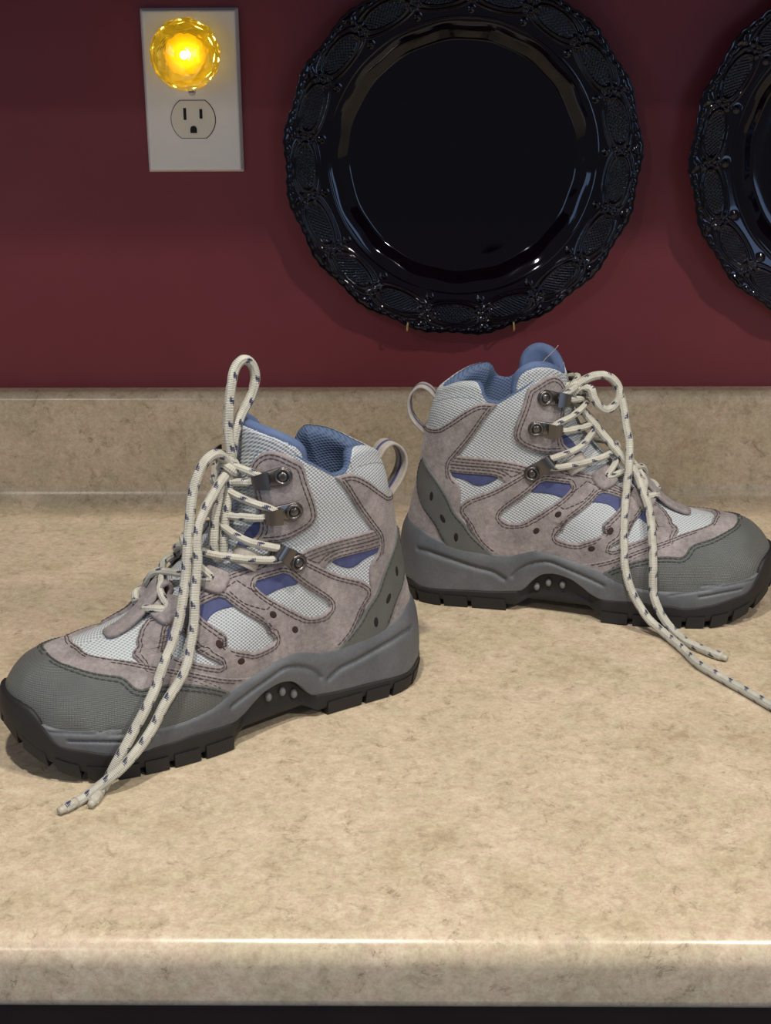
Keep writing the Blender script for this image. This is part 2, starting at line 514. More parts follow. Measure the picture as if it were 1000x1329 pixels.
m = MB(); m.add([(a + 0.5, c - 21, b) for a, b, c in v], f); m.build('bulb', M['bulb'], nl)

# ================================================================== GLASS PLATES
def plate_mesh():
    R = 141.0; K = 17; nt = K * 60
    rr = np.r_[np.linspace(2, 0.60 * R, 14), np.linspace(0.62 * R, 0.735 * R, 12), np.linspace(0.742 * R, R, 64)]
    th = np.arange(nt) * 2 * PI / nt
    TH, RR_ = np.meshgrid(th, rr)
    q = RR_ / R
    h = np.interp(q, [0, 0.60, 0.64, 0.70, 0.735, 0.76, 0.95, 1.0], [9, 8.6, 9.2, 16.0, 18.0, 18.6, 21.5, 22.0])
    per = 2 * PI / K
    loc = (TH + per / 2) % per - per / 2           # 0 at oval centre
    tg = loc * 0.885 * R
    rho = np.sqrt((tg / 20.3) ** 2 + ((RR_ - 0.882 * R) / 8.6) ** 2)
    rel = 1.5 * np.exp(-((rho - 0.93) / 0.085) ** 2) + 0.9 * np.exp(-((rho - 1.28) / 0.07) ** 2)
    lat = np.abs(np.sin((tg + (RR_ - 0.882 * R)) * 1.05) * np.sin((tg - (RR_ - 0.882 * R)) * 1.05))
    rel += 1.3 * lat * (rho < 0.8)
    lc2 = (TH % per) - per / 2                      # 0 at rosette centre
    t2 = lc2 * 0.885 * R
    d2 = np.hypot(t2, RR_ - 0.885 * R); an = np.arctan2(RR_ - 0.885 * R, t2)
    rel += 1.7 * np.exp(-((d2 - 4.6) / 1.7) ** 2) * (0.55 + 0.45 * np.cos(6 * an)) + 1.8 * np.exp(-(d2 / 1.8) ** 2)
    for rc in (0.80, 0.962):
        d3 = np.hypot(t2, RR_ - rc * R); rel += 1.3 * np.exp(-(d3 / 2.6) ** 2)
    rel += 0.9 * np.exp(-((q - 0.975) / 0.008) ** 2) * (0.6 + 0.4 * np.cos(K * 7 * TH))
    rel += 0.5 * np.exp(-((q - 0.757) / 0.006) ** 2)
    rel *= np.clip((q - 0.74) / 0.02, 0, 1)
    h = h + rel
    # scalloped edge and slightly twelve-sided well wall
    edge = 1 + 0.009 * np.cos(K * (TH + per / 2)) + 0.003 * np.cos(K * 5 * TH)
    mag = np.clip((q - 0.90) / 0.10, 0, 1) ** 1.5
    RD = RR_ * (1 + (edge - 1) * mag)
    RD = RD * (1 + 0.006 * np.cos(K * TH) * np.exp(-((q - 0.69) / 0.05) ** 2))
    # pressed glass is never quite flat
    h = h + 0.5 * np.cos(2 * TH + 0.6) * (q ** 2)
    top = np.stack([RD * np.cos(TH), -h, RD * np.sin(TH)], -1)
    nr = len(rr)
    v = top.reshape(-1, 3).tolist(); f = []
    def quad(b, i, j0):
        for j in range(nt):
            j1 = (j + 1) % nt
            f.append((b + i * nt + j, b + i * nt + j1, b + (i + 1) * nt + j1, b + (i + 1) * nt + j))
    for i in range(nr - 1): quad(0, i, 0)
    v.append((0, -9.0, 0)); c = len(v) - 1
    f += [(c, (j + 1) % nt, j) for j in range(nt)]
    # back surface
    b0 = len(v)
    last = (nr - 1) * nt
    bk = [(1.0, 18.5), (0.75, 14.0), (0.66, 6.0), (0.62, 1.5), (0.58, 1.5), (0.56, 5.0), (0.02, 5.2)]
    for s, hh in bk:
        if s == 1.0: v += [(p[0] * 0.997, -hh, p[2] * 0.997) for p in top[-1].tolist()]
        else: v += [(s * R * math.cos(a), -hh, s * R * math.sin(a)) for a in th]
    for j in range(nt):
        j1 = (j + 1) % nt; f.append((last + j, last + j1, b0 + j1, b0 + j))
    for i in range(len(bk) - 1):
        for j in range(nt):
            j1 = (j + 1) % nt; f.append((b0 + i * nt + j, b0 + i * nt + j1, b0 + (i + 1) * nt + j1, b0 + (i + 1) * nt + j))
    e = b0 + (len(bk) - 1) * nt
    f.append(tuple(e + j for j in range(nt)))
    return v, f
v, f = plate_mesh()
pl = mesh_obj('dinner_plate', v, f, M['glass'], None, True)
pl.location = (0.0545, -0.003, 0.2905); pl.rotation_euler = (0, math.radians(8), 0)
tag(pl, 'dark glass dinner plate hung on the wall, fully in view above the boots', 'plate', 'dark scalloped glass plates on the wall')
p2 = pl.copy(); COL.objects.link(p2)
p2.location = (0.3745, -0.003, 0.2925); p2.rotation_euler = (0, math.radians(-3), 0)
tag(p2, 'dark glass dinner plate cut off by the right edge of the picture', 'plate', 'dark scalloped glass plates on the wall')

hg = empty('plate_hanger', (0.0545, 0, 0.2905))
tag(hg, 'thin brass wire plate hanger gripping the rim of the left plate', 'plate hanger')
for sx in (-1, 1):
    m = MB()
    m.add(*tube([(sx * 26, -1.5, -60), (sx * 38, -1.5, -110), (sx * 42.5, -3, -132), (sx * 43.5, -14, -138.5), (sx * 43.8, -25, -137.5), (sx * 43.6, -27, -134), (sx * 43.2, -26.2, -130)], 0.9, 8)[:2])
    m.build('hook', M['wire'], hg)
m = MB(); m.add(*tube([(-26, -1.5, -60), (0, -1.5, -52), (26, -1.5, -60)], 0.9, 8)[:2]); m.build('spring', M['wire'], hg)

# ================================================================== BOOT: shared surface (millimetres, heel at x = 0, toe at x = 262, lateral side y > 0)
def pchip(xs,ys):
    xs=np.array(xs,float); ys=np.array(ys,float); h=np.diff(xs); d=np.diff(ys)/h
    m=np.zeros(len(xs)); m[0]=d[0]; m[-1]=d[-1]
    for i in range(1,len(xs)-1):
        if d[i-1]*d[i]>0:
            w1=2*h[i]+h[i-1]; w2=h[i]+2*h[i-1]; m[i]=(w1+w2)/(w1/d[i-1]+w2/d[i])
    def f(x):
        x=np.clip(np.asarray(x,float),xs[0],xs[-1]); i=np.clip(np.searchsorted(xs,x)-1,0,len(h)-1)
        t=(x-xs[i])/h[i]
        return ((1+2*t)*(1-t)**2*ys[i]+t*(1-t)**2*h[i]*m[i]+t*t*(3-2*t)*ys[i+1]+t*t*(t-1)*h[i]*m[i+1])
    return f
XF=pchip([0,20,35,45,51,56.5,60,62.5,64.6,66.5,68.7,71.2,75.3,83,93,103,113,123,133,143,153,163,175,190],
         [260,262,261.5,259,255.5,250.5,246,240.5,231.5,220,208.5,198,187.5,176.5,163.5,151.5,140,130.5,124,120,117.5,115.5,113,109])
XB=pchip([0,10,20,30,43,56,72,89,105,121,137,145,150,156,165,190],[3,1.5,1,1.5,3,5,8.5,12,14.5,17,19.5,22,24.5,28,31,34])
PW=pchip([-10,40,80,110,140,165,190,215,240,270],[31,31.5,32.5,36,41,45,46,44.5,41,38])
YC=pchip([-10,120,170,210,270],[0,0,-1,-3,-6])
KZ=pchip([0,40,70,100,120,150,190],[1,1,.96,.95,.98,1.06,1.06])
RR=pchip([0,50,70,90,110,130,150,190],[44,45,50,60,60,48,40,36])
RBK=pchip([0,60,120,150,190],[33,33,36,38,38])
_zz=np.r_[np.linspace(30,56,60),np.linspace(56.4,80,90),np.linspace(81,190,60)]
_rx=XF(_zz)
_ax,_az=_rx[:-1],_zz[:-1]; _bx,_bz=np.diff(_rx),np.diff(_zz); _bb=_bx**2+_bz**2
def w(x,z):
    x=np.asarray(x,float); z=np.asarray(z,float)
    xx,zz=np.broadcast_arrays(x,z); sh=xx.shape; xx=xx.ravel(); zz=zz.ravel()
    d=np.empty(len(xx))
    for i in range(0,len(xx),4000):
        px=xx[i:i+4000,None]-_ax; pz=np.maximum(zz[i:i+4000,None],30.)-_az
        t=np.clip((px*_bx+pz*_bz)/_bb,0,1)
        a=(px-t*_bx)**2+(pz-t*_bz)**2
        d[i:i+4000]=np.sqrt(a.min(1))
    d=np.where(zz<30,np.maximum(XF(zz)-xx,0),d)
    R=RR(zz)
    a=np.clip(1-d/R,0,1); F=np.sqrt(np.maximum(1-a*a,0))
    b=np.clip(1-(xx-XB(zz))/RBK(zz),0,1); G=np.sqrt(np.maximum(1-b*b,0))
    k=np.where(xx<100,KZ(zz),1+(KZ(zz)-1)*np.clip((150-xx)/50,0,1))
    return (PW(xx)*k*F*G).reshape(sh)
def S(ph,z,off=0.):
    """surface point; ph in [0,2pi): 0 heel, (0,pi) lateral (y>0), pi toe/ridge, (pi,2pi) medial"""
    ph=np.asarray(ph,float); z=np.asarray(z,float)
    xb,xf=XB(z),XF(z)
    x=xb+(xf-xb)*(1-np.cos(ph))/2
    x=np.clip(x,xb+1e-4,xf-1e-4)
    y=YC(x)+np.sign(np.sin(ph))*w(x,z)
    P=np.stack(np.broadcast_arrays(x,y,z),-1)
    if np.ndim(off)==0 and off==0: return P
    return P+N(ph,z)*np.asarray(off)[...,None]
def N(ph,z):
    e=2e-2; ez=.6
    a=S(ph+e,z)-S(ph-e,z); b=S(ph,z+ez)-S(ph,z-ez)
    n=np.cross(a,b); 
    n=-n
    # orientation: outward (away from axis)
    l=np.linalg.norm(n,axis=-1,keepdims=True); n=n/np.maximum(l,1e-9)
    P=S(ph,z); xb,xf=XB(P[...,2]),XF(P[...,2])
    c=np.stack([np.clip(P[...,0],xb+25,np.maximum(xf-25,xb+25)),YC(P[...,0]),P[...,2]],-1)
    sgn=np.sign(((P-c)*n).sum(-1,keepdims=True)); sgn[sgn==0]=1
    return n*sgn


def cat1(pts): return np.array(pts, float)
def mirror_ph(uv): uv = np.array(uv, float); return np.c_[2 * PI - uv[:, 0], uv[:, 1]]
KU = 70.0
def chaikin(p, n=2):
    p = np.asarray(p, float)
    for _ in range(n):
        q = np.roll(p, -1, 0)
        p = np.stack([0.75 * p + 0.25 * q, 0.25 * p + 0.75 * q], 1).reshape(-1, p.shape[1])
    return p
def resample(uv, step=1.3):
    P = S(uv[:, 0], uv[:, 1]); d = np.linalg.norm(np.roll(P, -1, 0) - P, axis=1)
    c = np.r_[0, np.cumsum(d)]; n = max(8, int(c[-1] / step))
    s = np.arange(n) * c[-1] / n
    a = np.vstack([uv, uv[:1]])
    return np.c_[np.interp(s, c, a[:, 0]), np.interp(s, c, a[:, 1])]
def area2(uv): 
    x, y = uv[:, 0] * KU, uv[:, 1]
    return float((x * np.roll(y, -1) - np.roll(x, -1) * y).sum())
def jac(uv):
    e = 4e-3; ez = 0.3
    a = (S(uv[:, 0] + e, uv[:, 1]) - S(uv[:, 0] - e, uv[:, 1])) / (2 * e)
    b = (S(uv[:, 0], uv[:, 1] + ez) - S(uv[:, 0], uv[:, 1] - ez)) / (2 * ez)
    return a, b
def inset(uv, d, closed=True):
    """loop moved d millimetres to its left along the surface (inwards for counter-clockwise loops)"""
    a, b = jac(uv)
    du = (np.roll(uv, -1, 0) - np.roll(uv, 1, 0)) if closed else np.gradient(uv, axis=0)
    T = a * du[:, :1] + b * du[:, 1:]
    n = np.cross(a, b); n /= np.maximum(np.linalg.norm(n, axis=1, keepdims=True), 1e-9)
    D = np.cross(n, T); D /= np.maximum(np.linalg.norm(D, axis=1, keepdims=True), 1e-9)
    aa = (a * a).sum(1) + 1.0; bb = (b * b).sum(1); ab = (a * b).sum(1)
    ra = (D * a).sum(1) * d; rb = (D * b).sum(1) * d
    det = aa * bb - ab * ab
    s = np.clip((ra * bb - rb * ab) / det, -0.25, 0.25); t_ = np.clip((rb * aa - ra * ab) / det, -2.5 * abs(d), 2.5 * abs(d))
    return uv + np.c_[s, t_]
def inside(pt, poly):
    x, y = pt[:, 0], pt[:, 1]; r = np.zeros(len(pt), bool)
    a = poly; b = np.roll(poly, -1, 0)
    for (x0, y0), (x1, y1) in zip(a, b):
        if y0 == y1: continue
        c = ((y0 > y) != (y1 > y)) & (x < (x1 - x0) * (y - y0) / (y1 - y0) + x0)
        r ^= c
    return r
def mindist(P, Q):
    d = np.empty(len(P))
    for i in range(0, len(P), 1500):
        d[i:i + 1500] = np.sqrt(((P[i:i + 1500, None] - Q[None]) ** 2).sum(-1)).min(1)
    return d
class Panel:
    """piece of sheet material lying on the boot surface, outline given in (angle, height)"""
    def __init__(s, outline, holes=(), thick=1.3, base=0.0, edge=1.0, soft=2, grid=2.4, step=1.3, two_sided=False, offz=None):
        loops = []
        for i, lp in enumerate([outline] + list(holes)):
            uv = resample(chaikin(cat1(lp), soft), step)
            if area2(uv) < 0: uv = uv[::-1]
            if i: uv = uv[::-1]                     # holes clockwise: inset() still moves into the material
            loops.append(uv)
        s.loops = loops; s.thick = thick; s.base = base
        sc = np.array([KU, 1.0])
        pts = [lp for lp in loops]
        allb = np.vstack(loops); B3 = S(allb[:, 0], allb[:, 1])
        lo = loops[0].min(0) * sc; hi = loops[0].max(0) * sc
        gx, gy = np.meshgrid(np.arange(lo[0], hi[0], grid), np.arange(lo[1], hi[1], grid))
        gx = gx + (np.arange(gx.shape[0])[:, None] % 2) * grid / 2
        cand = np.c_[gx.ravel(), gy.ravel()] / sc
        extra = [inset(lp, e) for lp in loops for e in (0.45 * edge, 1.1 * edge)]
        cand = np.vstack([cand] + extra)
        ok = inside(cand * sc, loops[0] * sc)
        for h in loops[1:]: ok &= ~inside(cand * sc, h * sc)
        cand = cand[ok]
        if len(cand):
            C3 = S(cand[:, 0], cand[:, 1]); d = mindist(C3, B3)
            cand = cand[d > 0.38 * edge]
        uv = np.vstack(loops + [cand])
        edges = []; n = 0
        for lp in loops:
            k = len(lp); edges += [(n + i, n + (i + 1) % k) for i in range(k)]; n += k
        r = delaunay_2d_cdt([Vector(p) for p in (uv * sc).tolist()], edges, [], 0, 1e-5)
        V = np.array([tuple(p) for p in r[0]]); F = np.array([tuple(q) for q in r[2]])
        cen = V[F].mean(1)
        ok = inside(cen, loops[0] * sc)
        for h in loops[1:]: ok &= ~inside(cen, h * sc)
        F = F[ok]; s.uv = V / sc
        P0 = S(s.uv[:, 0], s.uv[:, 1]); s.n = N(s.uv[:, 0], s.uv[:, 1])
        d = mindist(P0, B3)
        u = np.clip(d / edge, 0, 1); prof = np.sqrt(np.maximum(1 - (1 - u) ** 2, 0))
        oz = offz(s.uv[:, 1]) if offz else 0.0
        # triangle orientation: outward
        a = P0[F[:, 0]]; g = np.cross(P0[F[:, 1]] - a, P0[F[:, 2]] - a)
        flip = (g * s.n[F[:, 0]]).sum(1) < 0
        F[flip] = F[flip][:, ::-1]
        if two_sided:
            top = P0 + s.n * (base + oz + thick * prof)[:, None]; bot = P0 + s.n * (base + oz - thick * prof)[:, None]
            s.V = np.vstack([top, bot]); s.F = np.vstack([F, F[:, ::-1] + len(top)])
        else:
            s.V = P0 + s.n * (base + oz - 0.35 + (thick + 0.35) * prof)[:, None]; s.F = F
        s.offz = offz
    def build(s, name, mat, parent, mir, label=None):
        v = s.V.copy(); f = s.F
        if mir < 0: v[:, 1] *= -1; f = f[:, ::-1]
        o = mesh_obj(name, v, f, mat, parent, True)
        if label: o['label'] = label
        return o
    def stitches(s, insets, mb, zmin=None, lift=0.12, which=None, rad=0.34, dash=3.2, gap=0.4):
        BA = np.vstack([S(q[:, 0], q[:, 1]) for q in s.loops])
        for li, lp in enumerate(s.loops):
            if which is not None and li not in which: continue
            for d in insets:
                q = inset(lp, d); P = S(q[:, 0], q[:, 1])
                ok = mindist(P, BA) > 0.86 * d
                off = s.base + s.thick + lift
                if s.offz: off = off + s.offz(q[:, 1])
                P = P + N(q[:, 0], q[:, 1]) * (np.asarray(off) * np.ones(len(q)))[:, None]
                if zmin is not None: ok &= q[:, 1] > zmin(q[:, 0])
                dashes(P, ok, mb, rad, dash, gap)
def dashes(P, ok, mb, rad=0.36, dash=2.9, gap=0.75):
    P = np.vstack([P, P[:1]]); ok = np.r_[ok, ok[:1]]
    c = np.r_[0, np.cumsum(np.linalg.norm(np.diff(P, axis=0), axis=1))]
    s0 = 0.0
    while s0 + dash < c[-1]:
        m = np.interp(s0 + dash / 2, c, ok.astype(float))
        if m > 0.99:
            ss = np.linspace(s0, s0 + dash, 4)
            Q = np.c_[[np.interp(ss, c, P[:, k]) for k in range(3)]].T
            if np.linalg.norm(Q[-1] - Q[0]) > dash * 0.7:
                v, f, _ = tube(Q, np.array([rad * .5, rad, rad, rad * .5]), 5, True, smooth_in=False)
                mb.add(v, f)
        s0 += dash + gap

MT = pchip([0, .449, .591, .7075, .859, .989, 1.117, 1.17, 1.261, 1.33, 1.4445, 1.5385, 1.617, 1.695, 1.754, 1.8176, 1.942, 2.054, 2.238, 2.443, 2.632, 2.74, 3.15],
           [57, 55.2, 51.5, 48.8, 44.8, 43.4, 41.8, 42, 45, 47.1, 46, 43, 40.5, 37.4, 33.8, 30.7, 28.2, 27.8, 30, 33.5, 34.6, 36, 37])
MBT = pchip([0, .414, .56, .69, .9, 1.064, 1.164, 1.2477, 1.2748, 1.322, 1.373, 1.428, 1.52, 1.58, 1.644, 1.70, 1.89, 1.98, 2.076, 2.153, 2.319, 2.448, 2.592, 2.645, 2.69, 2.74, 2.823, 2.99, 3.15],
            [17, 15, 11.8, 12.2, 13, 13.5, 14.5, 16.2, 18.6, 25.6, 30.6, 32, 29.9, 25.5, 19.8, 17.2, 18.2, 17, 16.4, 14.8, 17.4, 20.7, 23.4, 26.8, 32, 38.5, 42.7, 44.6, 45])
TS = pchip([-10, 0, 8, 18, 210, 225, 235, 244, 252, 258, 262, 270], [9, 6, 2.2, 0, 0, 1.2, 3, 6.5, 12.5, 20, 28, 30])
def lat(ph): ph = np.asarray(ph, float) % (2 * PI); return np.minimum(ph, 2 * PI - ph)
def strip(phs, rows, closed):
    """rows: list of (z array, offset array)"""
    V = np.stack([S(phs, z, o) for z, o in rows]); nr, n = V.shape[:2]; F = []
    for i in range(nr - 1):
        for j in range(n if closed else n - 1):
            j1 = (j + 1) % n; F.append((i * n + j, (i + 1) * n + j, (i + 1) * n + j1, i * n + j1))
    return V.reshape(-1, 3), F
def poly3(pts, off, step=1.2):
    p = catmull(np.c_[np.array(pts, float)[:, 0] * KU, np.array(pts, float)[:, 1]], step); p[:, 0] /= KU
    return S(p[:, 0], p[:, 1], np.full(len(p), off))

ZC = pchip([0, .3, .6, .9, 1.15, 1.25, 1.33, 1.42, 1.55, 1.65, 1.8, 1.97, 2.1, 2.3, 2.457, 2.57, 2.68, 2.77, 2.85, 2.95, 3.15],
           [149, 151, 156, 159.5, 160.5, 159, 155, 152.3, 152, 155, 159.5, 164, 167.5, 171.5, 172.5, 172, 169.5, 165, 158, 150, 146])
TC_TOP = [(2.9117, 63.1), (2.6157, 60.75), (2.4483, 58.14), (2.3425, 56.7), (2.2669, 55.8), (2.2178, 54.0), (2.1714, 50.2), (2.1372, 48.9), (2.0994, 49.6), (2.0354, 50.2), (1.9249, 49.2), (1.8109, 45.8), (1.7225, 40.2), (1.6768, 35.9)]
TC_BOT = [(1.70, 31), (1.80, 26), (2.05, 22.5), (2.44, 28), (2.7, 31)]
VN = [(2.85, 65.9), (2.6699, 64.6), (2.4091, 62.9), (2.2719, 61.75), (2.1632, 60.2)]
V_REAR = [(1.9952, 57.3), (1.8482, 53.4), (1.6796, 45.1), (1.5947, 42.3), (1.5183, 41.1)]
V_OUT = [(1.52, 36), (1.66, 31), (1.73, 35), (1.81, 41), (1.925, 44.5), (2.035, 45.5), (2.1, 45), (2.18, 45.5), (2.24, 50), (2.34, 52.5), (2.45, 54), (2.62, 56.5), (2.91, 59)]
W1 = [(2.0955, 95.2), (1.9442, 96.5), (1.804, 97.5), (1.6231, 88.9), (1.4392, 80.1), (1.2338, 69.6), (1.217, 66.0), (1.2663, 65.0), (1.3681, 67.0), (1.5719, 73.5), (1.7373, 80.6), (1.8997, 86.9)]
W2 = [(2.4843, 84.4), (2.4138, 87.5), (2.3199, 89.8), (2.1401, 84.0), (1.8995, 75.0), (1.5314, 63.7), (1.4665, 59.3), (1.4763, 56.6), (1.5803, 55.4), (1.6253, 58.2), (1.9017, 67.7), (2.1966, 75.0), (2.3661, 80.0)]
W3 = [(2.5968, 76.7), (2.4413, 73.5), (2.2172, 69.4), (1.9202, 63.5), (1.7878, 56.9), (1.745, 53.6), (1.822, 56.2), (1.9066, 59.0), (1.9827, 60.6), (2.0554, 62.9), (2.2785, 67.4), (2.5248, 72.9)]
B1 = [(2.1345, 94.9), (1.9524, 98.3), (1.7933, 99.6), (1.5856, 88.0), (1.7687, 88.7), (1.8815, 86.3), (1.93, 84.5)]
B2 = [(2.5406, 84.7), (2.431, 89.7), (2.336, 92.0), (2.1071, 83.3), (2.1814, 83.6), (2.274, 82.4), (2.3038, 79.8), (2.2875, 76.2), (2.4264, 78.7)]
B3 = [(2.6047, 74.2), (2.6385, 78.7), (2.4063, 74.0), (2.4065, 71.7), (2.2842, 68.1), (2.3177, 66.1)]
TRI = [(1.411, 99.3), (1.1767, 99.6), (0.8864, 100.0), (0.8834, 97.1), (0.9861, 95.7), (1.0572, 88.7), (1.1425, 89.9), (1.2712, 93.9)]
TRB = [(1.4357, 99.7), (1.1814, 101.8), (0.8496, 102.0), (0.8465, 96.1), (1.0194, 94.9), (1.1319, 89.6), (1.2679, 92.4)]
OV_TOP = [(1.0213, 81.4), (1.1655, 85.5), (1.3039, 89.7), (1.4665, 96.1), (1.6586, 103.0), (1.843, 109.3), (2.0638, 116.2), (2.15, 116.2), (2.1048, 106.1), (2.2562, 104.2), (2.4098, 101.6), (2.5623, 96.4), (2.6749, 88.3), (2.7391, 83.6), (2.8214, 79.9), (2.901, 77.7), (2.8219, 73.4), (2.6178, 69.5), (2.3697, 65.9), (2.1632, 59.9)]
OV_BOT = [(2.15, 55.5), (2.05, 53), (1.9, 49), (1.78, 41), (1.72, 33), (1.62, 35.5), (1.54, 38), (1.44, 41), (1.33, 42), (1.26, 40), (1.16, 36), (1.0, 44), (0.9, 60), (0.9, 74)]
KEEP_B = [(2.69, 95.2), (2.74, 105.0), (2.55, 103.6), (2.35, 100.6), (2.31, 90.0), (2.50, 91.8)]
KEEP_C = [(2.93, 79.6), (2.95, 85.6), (2.84, 90.0), (2.65, 87.0), (2.56, 79.5), (2.59, 75.0), (2.76, 77.0)]
PATCH = [(2.8094, 158.5), (2.7684, 163.6), (2.683, 167.6), (2.5699, 170.2), (2.4573, 171), (2.3092, 169.8), (2.1018, 165.6), (1.9717, 162.6), (1.9204, 148.8), (1.803, 136.4), (1.7456, 128.8), (1.7737, 123.4), (1.8485, 119.9), (1.9865, 116.1), (2.1563, 115.4), (2.3742, 115.6), (2.4665, 116.5), (2.3791, 122.1), (2.4708, 129.6), (2.6056, 138.3), (2.7381, 149.0)]
HP_FRONT = [(1.5194, 149.5), (1.3017, 131.4), (0.983, 111.8), (0.874, 105.4), (0.8661, 96.6), (0.95, 92.2), (0.97, 86), (0.94, 76), (0.90, 62), (0.86, 48), (0.80, 40)]
HP_TOP = [(0.5652, 126.9), (0.8803, 136.8), (1.0913, 146.0), (1.272, 152.2), (1.4685, 152.2)]
BAND = [(1.86, 105), (1.72, 109.0), (1.50, 111.4), (1.3334, 111.8), (0.94, 112.4), (0.78, 112.4), (0.76, 99.5), (0.88, 99.2), (1.173, 99.0), (1.40, 98.6), (1.46, 91), (1.72, 100)]
STRAP = [(0.30, 106), (0.42, 102.5), (0.6832, 93.9), (0.843, 81.1), (0.8791, 70.1), (0.8966, 58.8), (1.0173, 47.2), (1.1273, 37), (1.0, 36), (0.78, 40), (0.6931, 48.9), (0.6067, 61.2), (0.4385, 71.8), (0.25, 82), (0.16, 94)]
GUSSET = [(2.56, 113), (2.60, 122), (2.50, 131), (2.36, 125), (2.36, 114)]
G_HEEL = [(0.4891, 40.4), (0.6089, 40), (0.785, 36.2), (0.9675, 31.3), (1.0799, 28.8), (1.1506, 24.2)]
G_ARCH = [(1.2006, 26.9), (1.2439, 33.2), (1.3187, 38.3), (1.4038, 40.4), (1.5021, 36.9), (1.6086, 32.5), (1.6972, 28.3)]
G_TOE = [(2.5406, 27.2), (2.3897, 26.4), (2.2499, 24.0)]
G_TOE2 = [(2.665, 32), (2.441, 31.0), (2.2472, 28.0), (2.0688, 24.6)]
HOLES = [(1.7562, 75.2), (1.3632, 61.6), (1.9133, 66.1), (1.651, 53.5)]
SHOLES = [(0.8114, 52.6), (0.7153, 65.5), (0.6167, 80.0)]
HOOKS = [((2.2811, 156.5), (2.5292, 154.7)), ((2.092, 135.5), (2.3249, 135.3)), ((1.7496, 102.5), (1.9455, 109.1))]
STUDS = [(1.4779, 23.1), (1.4004, 23.4), (1.3361, 19.2)]

def sym(latpath_inner, latpath_outer, p0, p1):
    """closed outline across the toe ridge: p0 (inner ridge), inner path, outer path, p1 (outer ridge) and its mirror image"""
    a = [(PI, p0)] + latpath_inner + latpath_outer + [(PI, p1)]
    b = [(2 * PI - u, z) for u, z in reversed(latpath_inner + latpath_outer)]
    return a + b

# ---- compute every piece once; both boots reuse it, the right one mirrored
G = {}
G['toe_cap'] = Panel(sym(TC_TOP, TC_BOT, 63.7, 34.0), thick=2.9, base=0.0, edge=1.3, grid=1.7)
G['vamp'] = Panel(sym(VN + V_REAR, V_OUT, 66.3, 59.5), thick=2.2, edge=1.1, grid=1.7)
def two(key, outline, **kw):
    hol = kw.pop('holes', [])
    G[key] = [Panel(outline, holes=hol, **kw), Panel(mirror_ph(outline), holes=[mirror_ph(h) for h in hol], **kw)]
two('overlay', OV_TOP + OV_BOT, holes=[W1, W2, W3], thick=1.7, edge=1.0, base=0.2, soft=1)
for k, p in (('blue_1', B1), ('blue_2', B2), ('blue_3', B3), ('gusset', GUSSET)): two(k, p, thick=0.5, edge=0.6)
two('tri_blue', TRB, thick=0.5, edge=0.6)
two('band', BAND, thick=1.3, edge=1.0)
two('patch', PATCH, thick=1.9, edge=1.3, base=0.2)
two('keeper_b', KEEP_B, thick=2.6, edge=1.6, base=1.9, soft=1)
two('keeper_c', KEEP_C, thick=2.8, edge=1.8, base=1.9, soft=1)
two('strap', STRAP, thick=2.6, edge=1.1)
hp = HP_FRONT + [(0.6, 44), (0.45, 48), (0.0, 50)]
hp = HP_TOP + [(1.57, 151.8)] + hp
G['heel_panel'] = Panel(hp + [(-u, z) for u, z in reversed(hp)] , thick=1.7, edge=1.0)
def shell_geo():
    n = 300; nz = 150
    ph = np.arange(n) * 2 * PI / n
    zc = ZC(lat(ph)); z0 = MT(lat(ph)) - 4.0
    tt = np.r_[np.linspace(0, 0.18, 24), np.linspace(0.185, 0.42, 74), np.linspace(0.43, 1, 52)]
    V = np.stack([S(ph, z0 + (zc - z0) * t_) for t_ in tt])
    F = []
    for i in range(nz - 1):
        for j in range(n):
            j1 = (j + 1) % n; F.append((i * n + j, i * n + j1, (i + 1) * n + j1, (i + 1) * n + j))
    return V.reshape(-1, 3), F
G['shell'] = shell_geo()

def lining_geo():
    n = 220
    ph = np.linspace(-2.92, 2.92, n); l = np.abs(ph); phm = ph % (2 * PI)
    zc = ZC(l)
    P = S(phm, zc); nn = N(phm, zc)
    nh = nn * [1, 1, 0]; nh /= np.linalg.norm(nh, axis=1, keepdims=True)
    r = np.interp(l, [0, 1.15, 1.32, 1.5, 2.2, 2.6, 2.92], [5.2, 5.2, 2.6, 1.8, 1.6, 1.4, 1.2])
    far = np.interp(l, [0, 1.2, 1.32, 2.92], [1.0, 1.0, 1.0, 1.0])
    rows = []
    for a in np.linspace(0, PI, 9):
        rows.append(P + nh * (-(r * (1 - np.cos(a))))[:, None] + np.array([0, 0, 1.0]) * (0.9 * r * np.sin(a))[:, None] * far[:, None] + nh * 0.15)
    base = rows[-1]
    for dz, ins in ((4, 0.4), (9, 0.5), (18, 0), (35, -1), (60, -2), (85, -3)):
        z = np.maximum(zc - dz, np.interp(l, [0, 1.2, 1.7, 2.2, 2.92], [55, 60, 120, 140, 140]))
        Q = S(phm, z); m = N(phm, z) * [1, 1, 0]; m /= np.maximum(np.linalg.norm(m, axis=1, keepdims=True), 1e-6)
        Q = Q - m * (2 * r + ins)[:, None]
        rows.append(Q)
    V = np.stack(rows); nr = len(rows); F = []
    for i in range(nr - 1):
        for j in range(n - 1): F.append((i * n + j, i * n + j + 1, (i + 1) * n + j + 1, (i + 1) * n + j))
    F.append(tuple((nr - 1) * n + j for j in range(n)))
    return V.reshape(-1, 3), F
G['lining'] = lining_geo()
